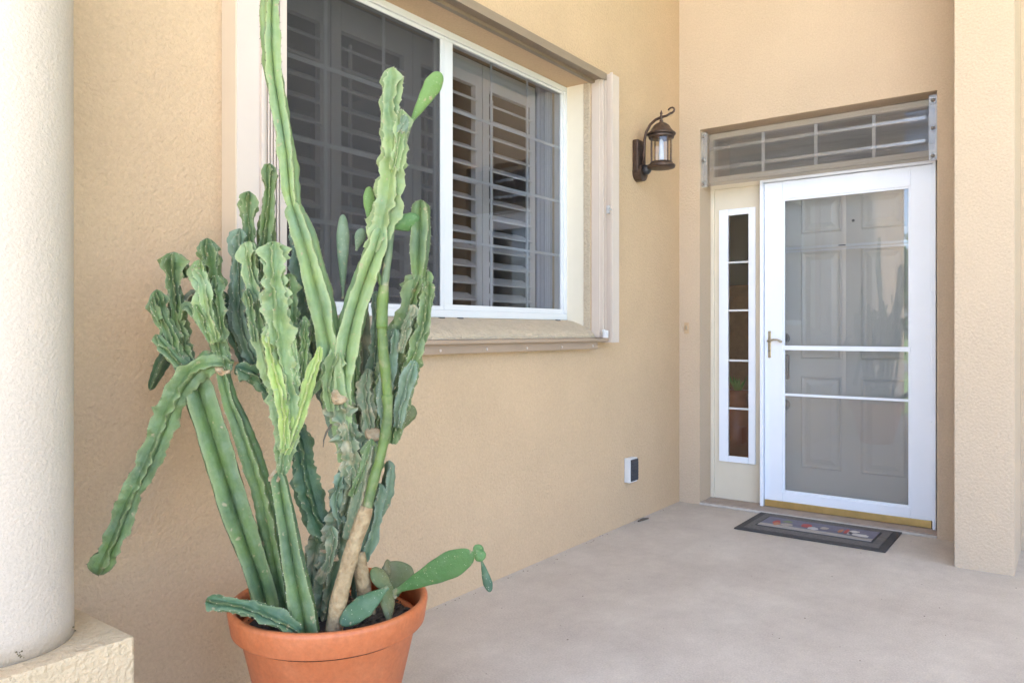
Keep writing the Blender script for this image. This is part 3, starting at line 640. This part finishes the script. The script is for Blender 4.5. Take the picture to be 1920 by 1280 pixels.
def pad(base, tip_, wpx, d0, d1, m, th=.18, face=0., parent=None, name='pad', wide=.6, curl=0):
    """flat joint from base to tip (photo pixels at depths d0, d1), half width wpx"""
    _seed[0] += 1; R_ = random.Random(_seed[0])
    a_ = at(*base, d0); b_ = at(*tip_, d1); ax = b_-a_; Ln = ax.length; t = ax.normalized(); dm_ = (d0+d1)/2; hw = wpx*dm_/FOC
    mid = (a_+b_)/2; view = (Vector((0, 0, H))-mid).normalized(); nrm = (view-t*view.dot(t)).normalized(); sde = t.cross(nrm)
    c_, s_ = cos(face), sin(face); nrm, sde = nrm*c_+sde*s_, sde*c_-nrm*s_
    bm = bmesh.new(); cl = bm.verts.layers.float.new('crest'); ckl = bm.verts.layers.float.new('cork'); rings = []; n = 26; sg = 20
    for i in range(n+1):
        f = i/n; q = .5*(1-cos(pi*f))
        pf = max(.02, (sin(pi*q**.001*1) if 0 else 1)*(min(1, (q/wide))**.75 if q < wide else sqrt(max(0, 1-((q-wide)/(1-wide))**2.4)))); pf = max(pf, .22 if q < .1 else .02)
        pf *= 1+.03*sin(9*q*3+R_.random()*.1)
        c0 = a_+ax*q+nrm*curl*sin(pi*q)*Ln; ring = []
        for k in range(sg):
            a = 2*pi*k/sg; ca_, sa_ = cos(a), sin(a)
            vtx = bm.verts.new(c0+sde*hw*pf*ca_+nrm*hw*th*(.4+.6*pf if pf > .05 else pf)*sa_*(abs(sa_)**.2)); vtx[cl] = 1.0 if abs(ca_) > .97 else 0; vtx[ckl] = max(0, .12-q)*5
            ring.append(vtx)
        rings.append(ring)
    for r0, r1 in zip(rings, rings[1:]):
        for k in range(sg): bm.faces.new((r0[k], r0[(k+1) % sg], r1[(k+1) % sg], r1[k]))
    bm.faces.new(rings[0][::-1]); bm.faces.new(rings[-1])
    o = link(name, bm, M[m], parent, smooth=True)
    sb = bmesh.new()
    for k in range(int(15*min(1.6, Ln/.12))):
        q = R_.uniform(.12, .93); pf = (q/wide)**.75 if q < wide else sqrt(max(0, 1-((q-wide)/(1-wide))**2.4)); u = R_.uniform(-.8, .8)
        p = a_+ax*q+nrm*curl*sin(pi*q)*Ln+sde*hw*pf*u+nrm*hw*th*(.4+.6*pf)*sqrt(1-u*u)**1.2
        rr_ = bmesh.ops.create_icosphere(sb, subdivisions=1, radius=.0008)
        for v_ in rr_['verts']: v_.co += p
    link('areoles', sb, M['spine'], o, kind='stuff')
    return o

ST = stem
# --- left group
ST([(502,1150,34,1.99),(488,1090,36,1.985),(460,1010,40,1.98),(427,910,43,1.97),(396,810,43,1.965),(370,725,40,1.96),(360,690,30,1.96)], 'c_mid', 4, .05, .42, ph=.85, dark=True, name='stem', fk=0.86)
ST([(350,700,18,1.95),(330,670,24,1.95),(318,630,24,1.95),(303,590,22,1.95),(296,565,20,1.95),(294,542,16,1.95)], 'c_mid', 8, 0.78, .55)
ST([(360,700,18,1.97),(345,660,24,1.98),(333,610,25,1.98),(328,560,25,1.98),(325,520,22,1.98),(325,495,25,1.98),(326,472,20,1.98)], 'c_mid', 9, 0.84, .6)
ST([(345,690,14,1.94),(322,665,16,1.93),(300,640,13,1.92),(292,626,9,1.92)], 'c_mid', 5, 0.56, .5)
ST([(320,655,18,2.02),(305,680,20,2.04),(292,708,15,2.05),(281,732,9,2.05)], 'c_deep', 3, .3, .5)
ST([(340,585,10,1.99),(352,560,13,2.0),(366,552,12,2.01),(380,570,10,2.0)], 'c_brown', 5, 0.56, .5)
ST([(338,600,8,1.94),(350,575,12,1.93),(365,590,14,1.93),(385,612,14,1.93),(400,640,10,1.93)], 'c_mid', 3, .4, .5)
# cluster H
ST([(426,695,14,1.93),(415,660,20,1.94),(405,625,25,1.95),(400,580,30,1.96),(398,530,30,1.97),(394,490,28,1.98),(389,470,26,1.98),(388,446,16,1.98)], 'c_mid', 9, 0.78, .55)
ST([(408,640,15,1.91),(392,600,22,1.90),(385,560,24,1.90),(378,525,21,1.91),(374,505,20,1.92),(374,486,13,1.92)], 'c_light', 7, 0.90, .5)
ST([(415,640,15,1.93),(412,590,20,1.92),(406,545,18,1.94),(404,515,14,1.94)], 'c_mid', 6, 0.90, .5)
# E stem and joint
ST([(542,1150,26,2.02),(526,1090,28,2.02),(512,1020,30,2.01),(498,950,30,2.0),(476,870,28,1.98),(452,800,24,1.965),(430,745,20,1.95),(420,700,18,1.94),(418,684,15,1.935)], 'c_mid', 4, .22, .5, ph=.3, lam=.10)
# B drooping and its other side
ST([(436,686,20,1.945),(405,680,25,1.93),(370,688,33,1.92),(338,724,34,1.915),(310,780,34,1.91),(288,840,31,1.905),(262,896,27,1.90),(240,942,26,1.895),(217,1000,28,1.89),(198,1042,26,1.885),(182,1078,17,1.88)], 'c_mid', 5, 0.56, .52, ph=.9, dark=True)
ST([(625,1015,26,2.06),(600,985,30,2.06),(582,935,32,2.06),(570,880,33,2.06),(560,825,30,2.055),(540,780,28,2.05),(508,735,25,2.02),(475,702,22,1.985),(442,686,17,1.95)], 'c_deep', 6, 0.67, .5, ph=.2)
# D front column
ST([(575,1190,38,1.90),(566,1130,37,1.90),(552,1060,32,1.905),(540,990,28,1.91),(529,930,25,1.915),(523,895,21,1.92),(521,884,15,1.92)], 'c_mid', 4, .06, .45, ph=.62, fk=0.82)
# G fan
ST([(527,888,15,1.925),(530,850,21,1.925),(532,800,25,1.93),(518,735,28,1.93),(500,670,29,1.93),(488,610,27,1.93),(479,560,24,1.93),(472,520,23,1.935),(466,480,24,1.94),(466,452,16,1.94)], 'c_light', 7, 0.84, .5, ph=.4)
ST([(530,880,13,1.915),(540,820,22,1.91),(545,760,28,1.90),(532,690,36,1.90),(524,620,38,1.90),(518,560,36,1.905),(514,510,32,1.91),(513,475,29,1.915),(514,452,18,1.92)], 'c_light', 8, 0.95, .48)
ST([(545,760,16,1.93),(546,690,22,1.94),(548,620,23,1.945),(546,570,20,1.95),(544,535,19,1.95),(541,512,12,1.95)], 'c_mid', 6, 1.01, .45)
ST([(535,850,12,1.905),(553,800,17,1.90),(570,750,17,1.90),(585,700,16,1.90),(597,665,12,1.90),(600,648,7,1.90)], 'c_yellow', 4, .4, .5)
ST([(533,840,13,1.89),(533,780,17,1.885),(522,720,18,1.88),(508,660,17,1.885),(500,610,12,1.89)], 'c_yellow', 5, 0.56, .5)
ST([(552,790,12,1.915),(562,740,16,1.92),(566,690,18,1.92),(570,650,16,1.92),(571,615,13,1.925),(572,592,9,1.925)], 'c_mid', 7, 1.01, .5)
ST([(560,760,14,1.95),(585,730,15,1.955),(602,700,16,1.96),(612,670,12,1.96)], 'c_mid', 4, 0.56, .5)
ST([(558,720,10,1.90),(552,680,13,1.90),(552,650,11,1.90),(548,630,8,1.90)], 'c_light', 6, 0.90, .5)
# F2 dark back stems
ST([(545,790,20,2.02),(515,735,26,2.02),(485,690,28,2.02),(462,645,28,2.02),(448,590,25,2.02),(447,540,23,2.02),(447,490,23,2.02),(449,455,24,2.02),(450,428,15,2.02)], 'c_blue', 8, 0.73, .55, fk=0.66)
ST([(520,755,14,2.05),(480,700,22,2.05),(450,650,22,2.05),(430,605,19,2.05),(420,570,16,2.05),(418,545,12,2.05)], 'c_deep', 5, 0.56, .5)
# J, K
ST([(490,600,16,2.06),(478,520,19,2.06),(470,470,20,2.06),(467,430,20,2.06),(466,400,22,2.06),(466,380,24,2.06),(467,358,14,2.06)], 'c_mid', 8, 0.78, .55, fk=0.66)
ST([(505,640,20,2.09),(495,560,25,2.09),(492,500,25,2.09),(498,440,24,2.09),(503,390,22,2.09),(505,350,21,2.09),(505,328,21,2.09),(505,306,14,2.09)], 'c_mid', 7, 0.56, .55, fk=0.66)
# --- tall L
ST([(655,860,30,2.02),(645,790,34,2.0),(632,720,38,1.985),(618,640,36,1.975),(604,570,34,1.965),(588,510,33,1.96),(572,450,31,1.955),(556,400,27,1.95),(548,378,20,1.95)], 'c_light', 4, .16, .42, ph=.45, lam=.12, fk=0.8)
ST([(552,392,17,1.95),(546,355,22,1.95),(541,300,25,1.95),(532,245,25,1.948),(522,190,26,1.945),(512,130,27,1.94),(508,60,26,1.935),(507,0,24,1.93),(507,-70,20,1.925),(507,-110,14,1.92)], 'c_light', 4, .24, .45, ph=.3, twist=1.6, dark=True, lam=.11, fk=0.8)
# back blue S
ST([(640,800,22,2.08),(615,740,26,2.08),(595,680,27,2.08),(580,620,26,2.08),(572,560,24,2.08),(562,500,22,2.08),(555,455,15,2.08),(552,425,8,2.08)], 'c_blue', 6, 0.67, .5)
ST([(582,700,12,2.02),(574,660,13,2.02),(570,630,11,2.02),(569,605,8,2.02)], 'c_blue', 6, 1.01, .5)
# --- V branch M
ST([(642,760,30,1.99),(646,690,36,1.98),(655,630,38,1.975),(670,570,38,1.97),(688,515,37,1.965),(708,460,34,1.96),(718,425,28,1.96)], 'c_light', 4, .2, .42, ph=.75, lam=.12, fk=0.8)
ST([(700,470,26,1.965),(716,425,33,1.96),(727,375,34,1.955),(733,325,32,1.95),(737,275,31,1.945),(736,235,27,1.945),(730,205,25,1.945),(734,170,23,1.94),(736,150,22,1.94),(736,126,12,1.94)], 'c_light', 6, 0.62, .52, ph=.2, lam=.085, fk=0.8)
ST([(738,320,14,1.93),(748,275,20,1.925),(752,240,17,1.93),(752,222,18,1.93),(752,204,11,1.93)], 'c_light', 7, 0.78, .55)
ST([(690,520,8,2.0),(705,478,12,2.0),(716,455,12,2.0),(730,420,14,1.98),(742,380,12,1.97)], 'c_mid', 4, 0.56, .5)
# --- trunk N
ST([(610,1150,36,2.06),(615,1090,36,2.055),(628,1030,36,2.05),(640,970,36,2.04),(655,910,38,2.03),(668,860,36,2.03),(690,825,26,2.03),(700,805,18,2.03)], 'c_old', 6, 0.56, .55, lam=.06, fk=0.84)
ST([(668,900,24,2.01),(660,850,32,2.0),(652,800,32,1.99),(642,765,30,1.985),(637,740,25,1.98)], 'c_old', 9, 0.95, .6, lam=.05, fk=0.84)
ST([(592,1150,26,2.10),(590,1090,30,2.10),(596,1030,30,2.10),(608,985,22,2.09)], 'c_old', 6, 0.56, .55, fk=0.84)
ST([(640,985,18,2.08),(648,940,20,2.08),(652,905,18,2.08),(655,880,10,2.08)], 'c_mid', 3, .2, .5)
# smooth lobe behind trunk front
ST([(655,1010,16,2.0),(672,960,20,1.99),(685,910,22,1.99),(692,870,22,1.99),(700,830,18,1.99)], 'c_old', 4, .3, .5, fk=0.84)
ST([(622,770,18,1.965),(615,720,22,1.965),(625,680,24,1.965),(640,650,20,1.965)], 'c_light', 7, 0.78, .5)
# P dark flat back stem
ST([(680,850,28,2.13),(675,780,34,2.13),(670,710,34,2.13),(672,650,30,2.13),(676,600,22,2.13),(680,570,12,2.13)], 'c_brown', 4, .2, .5, fk=0.8)
# --- right group Q
ST([(700,880,26,2.05),(706,820,32,2.05),(716,750,36,2.05),(736,680,34,2.045),(755,620,30,2.04),(770,570,28,2.035),(781,530,24,2.03),(786,512,16,2.03)], 'c_mid', 7, 0.73, .48)
ST([(784,524,12,2.03),(786,490,22,2.025),(788,450,25,2.02),(789,415,25,2.02),(789,392,24,2.02),(789,374,15,2.02)], 'c_mid', 4, .12, .5, ph=.5, fk=0.88)
ST([(735,830,18,2.02),(752,760,26,2.015),(768,700,27,2.01),(782,650,26,2.005),(795,600,23,2.0),(800,565,19,2.0),(801,545,18,2.0),(801,526,12,2.0)], 'c_mid', 7, 0.84, .5)
ST([(745,800,14,2.0),(755,750,20,1.995),(768,705,19,1.99),(778,675,10,1.99)], 'c_blue', 6, 0.56, .55)
ST([(725,800,16,2.0),(720,740,24,2.0),(728,690,26,2.0),(735,650,20,2.0),(740,615,12,2.0)], 'c_blue', 6, 0.67, .5)
ST([(690,780,14,2.07),(697,730,20,2.07),(703,680,22,2.07),(706,630,18,2.07),(706,580,13,2.07),(706,545,9,2.07)], 'c_blue', 7, 0.78, .5)
ST([(795,600,10,2.05),(800,560,12,2.05),(803,520,10,2.05),(798,505,7,2.05)], 'c_mid', 6, 0.67, .5)
# R blue lobes low right
ST([(682,1050,14,2.03),(695,1005,24,2.03),(706,960,22,2.03),(710,925,20,2.03),(712,905,12,2.03)], 'c_blue', 5, 0.56, .5)
ST([(700,985,12,2.06),(718,940,22,2.06),(727,905,22,2.06),(730,880,18,2.06),(729,862,10,2.06)], 'c_blue', 3, .3, .5)
# T low stems on the rim
ST([(560,1185,16,1.86),(520,1160,20,1.85),(470,1140,20,1.84),(430,1132,17,1.83),(395,1126,13,1.83),(386,1124,8,1.83)], 'c_deep', 7, 0.67, .5, fk=0.9)
ST([(590,1130,20,2.16),(560,1090,18,2.14),(530,1120,22,2.08)], 'c_deep', 4, .4, .5)
ST([(668,1120,16,2.14),(670,1070,20,2.14),(672,1020,18,2.14),(690,990,12,2.12)], 'c_blue', 3, .2, .5)
# extra offsets filling the tangle
for q_ in ([(628,820,12,2.0),(618,770,18,2.0),(608,720,18,2.0),(600,680,12,2.0)], [(660,760,14,2.03),(668,700,18,2.03),(664,650,15,2.03),(660,625,8,2.03)], [(700,840,12,2.02),(690,780,18,2.02),(684,730,18,2.02),(690,690,10,2.02)],
           [(640,980,10,2.01),(630,940,16,2.0),(640,900,15,2.0),(646,880,9,2.0)], [(660,930,10,1.985),(676,890,15,1.98),(690,850,14,1.98),(697,822,8,1.98)], [(600,1090,12,2.0),(618,1050,16,1.99),(625,1010,14,1.99),(622,985,8,1.99)],
           [(585,640,8,1.985),(590,600,12,1.985),(584,570,11,1.985),(578,550,7,1.985)], [(478,640,9,1.90),(472,600,13,1.895),(466,565,12,1.895),(464,540,7,1.895)], [(750,660,10,1.995),(762,620,15,1.99),(772,590,13,1.99),(776,570,7,1.99)],
           [(395,640,9,1.90),(378,600,12,1.89),(368,570,10,1.89)], [(300,600,8,1.92),(288,580,11,1.92),(284,560,8,1.92)], [(350,520,8,2.0),(344,500,12,2.0),(340,485,8,2.0)], [(748,250,10,1.92),(756,228,13,1.92),(760,214,8,1.92)]):
    ST(q_, ('c_mid', 'c_old', 'c_blue')[_seed[0] % 3] if q_[0][0] > 590 else 'c_mid', 6, .9, .5)
# cut stumps
def stump(px, py, r, d, tilt):
    c = at(px, py, d); rr_ = r*d/FOC; b = bmesh.new(); ax = (at(px+tilt[0], py+tilt[1], d-.02)-c).normalized()
    q = tube([c-ax*.006, c+ax*.002, c+ax*.004], [rr_, rr_*1.02, rr_*.75], 14, b); R_ = random.Random(int(px))
    for v_ in b.verts: v_.co += Vector((R_.uniform(-1, 1), R_.uniform(-1, 1), R_.uniform(-1, 1)))*.0025
    link('cut_end', b, M['cut'], cactus)
stump(636, 742, 16, 1.955, (4, -10)); stump(700, 812, 15, 2.01, (6, -12)); stump(517, 893, 13, 1.915, (-5, -10)); stump(419, 688, 15, 1.93, (2, -10)); stump(608, 1030, 7, 2.03, (-8, -4)); stump(628, 1045, 7, 2.0, (4, -6))
link('dry_root', tube([at(622, 795, 1.98), at(612, 810, 1.97), at(607, 825, 1.965), at(606, 838, 1.96)], [.003, .003, .002, .001], 6), M['spine_dark'], cactus)

# ================================================================ THIN WOODY CACTUS WITH PADS
tp = empty('woody_pad_cactus', tuple(at(635, 1165, 1.93)), 'slender cactus on a tan woody stem rising through the columnar one, flat pads on top', 'cactus')
def cane(pts, m, name='cane', seg=12):
    P = [(*at(px, py, d), r*d/FOC) for px, py, r, d in pts]; C = catmull(P, .012); R_ = random.Random(4)
    b = tube([c[:3] for c in C], [c[3]*(1+R_.uniform(-.05, .05)) for c in C], seg)
    lay = b.verts.layers.float.new('crest'); return link(name, b, M[m], tp, smooth=True)
cane([(626,1185,17,1.92),(634,1130,16,1.92),(648,1075,15,1.925),(664,1020,14,1.93),(680,975,14,1.935),(688,950,12,1.94)], 'wood', 'woody_stem')
cane([(688,956,9,1.94),(698,910,10,1.945),(712,860,9,1.95),(721,820,10,1.955),(727,780,9,1.955),(726,740,11,1.955)], 'cane')
cane([(727,746,9,1.957),(723,700,10,1.96),(718,650,10,1.96),(716,612,9,1.96)], 'cane')
cane([(716,616,11,1.96),(717,570,11,1.965),(720,535,9,1.965)], 'cane')
cane([(720,540,8,1.965),(726,490,8,1.97),(733,430,7,1.975),(742,360,6,1.98),(752,300,5,1.98),(764,245,5,1.98),(770,232,5,1.98)], 'c_old')
cane([(716,540,4,1.965),(707,510,5,1.965),(700,490,4,1.965)], 'c_mid')
link('joint_ring', tube([at(716, 611, 1.955), at(716, 609, 1.955)], 11*1.96/FOC, 12), M['pad_bright'], tp)
pad((768, 234), (826, 136), 17, 1.98, 1.97, 'pad_bright', .3, .2, tp, wide=.72)
pad((694, 426), (692, 350), 12, 1.99, 1.99, 'pad_bright', .45, .3, tp, wide=.6)
pad((643, 560), (643, 402), 12, 2.03, 2.02, 'c_blue', .5, 0, tp, wide=.66)
pad((735, 428), (786, 408), 17, 1.98, 2.01, 'pad', .4, .3, tp, wide=.5)
pad((668, 470), (680, 428), 11, 2.02, 2.02, 'c_blue', .5, .3, tp)
pad((752, 806), (768, 756), 20, 2.07, 2.08, 'pad_dry', .3, .2, tp)
# second woody stem
cane([(686,1150,14,2.0),(682,1100,14,2.0),(676,1060,13,2.0),(676,1035,9,2.0)], 'wood', 'woody_stem')

# ================================================================ PRICKLY PEAR at the right of the pot
pp = empty('prickly_pear', tuple(at(740, 1110, 2.03)), 'low prickly pear with flat dark green pads leaning over the right of the pot rim', 'cactus')
pad((738, 1110), (888, 1037), 25, 2.0, 1.90, 'pad', .16, .1, pp, wide=.66)
pad((886, 1043), (903, 1022), 11, 1.90, 1.90, 'pad', .4, .3, pp); pad((890, 1026), (906, 1050), 12, 1.90, 1.89, 'pad', .4, .2, pp)
pad((902, 1047), (919, 1109), 9, 1.89, 1.89, 'c_deep', .4, .2, pp, wide=.65)
pad((728, 1100), (638, 1170), 21, 1.95, 1.89, 'c_deep', .2, .15, pp, wide=.5)
pad((742, 1120), (697, 1065), 17, 2.0, 2.0, 'pad_dry', .3, .5, pp, wide=.6)
pad((730, 1170), (724, 1095), 17, 1.96, 2.0, 'pad_dry', .4, .7, pp, wide=.5)
pad((728, 1135), (752, 1052), 32, 2.10, 2.12, 'pad_dry', .15, .3, pp, wide=.75)
pad((697, 1085), (730, 1050), 18, 2.09, 2.12, 'pad_dry', .3, .9, pp, curl=.3)
link('stub', tube([at(700, 1150, 1.98), at(697, 1118, 1.98)], .007, 8), M['wood'], pp)

# ================================================================ GARDEN seen mirrored in the door glass
def tree(name, x, y, h, r, label, seed, n=2600, palm=False):
    R_ = random.Random(seed); t = empty(name, (x, y, -.16), label, 'tree', 'garden trees across the lawn')
    pts = [(x, y, -.2), (x+.05, y, h*.3), (x+.1, y+.1, h*.62)]
    link('trunk', tube(pts, [.16*h/5, .12*h/5, .07*h/5], 9), M['bark'], t, smooth=True)
    for k in range(5):
        a = R_.uniform(0, 6.28); link('limb', tube([(x+.06, y, h*.34), (x+cos(a)*r*.35, y+sin(a)*r*.35, h*.52), (x+cos(a)*r*.7, y+sin(a)*r*.7, h*.7)], [.05, .035, .015], 6), M['bark'], t)
    b = bmesh.new(); cl = [(R_.gauss(0, .42)*r, R_.gauss(0, .42)*r, h*.62+R_.gauss(0, .16)*h) for _ in range(16)]
    for k in range(n):
        c = cl[R_.randrange(16)]; p = Vector((x+c[0]+R_.gauss(0, .17)*r, y+c[1]+R_.gauss(0, .17)*r, c[2]+R_.gauss(0, .07)*h))
        d1 = Vector((R_.gauss(0, 1), R_.gauss(0, 1), R_.gauss(0, 1))).normalized(); d2 = d1.orthogonal().normalized(); s = R_.uniform(.05, .13)
        b.faces.new([b.verts.new(p-d1*s), b.verts.new(p+d2*s*.5), b.verts.new(p+d1*s), b.verts.new(p-d2*s*.5)])
    link('crown', b, M['leaf'], t)
tree('garden_tree', -15.5, 4.3, 4.6, 1.8, 'bushy green garden tree across the lawn mirrored in the door glass', 1)
tree('garden_tree', -26, 9.5, 6.5, 2.6, 'taller green tree beyond the street left of the bushy one', 2)
tree('garden_tree', -27, -3, 7, 2.8, 'taller green tree beyond the street straight behind the driveway', 3)
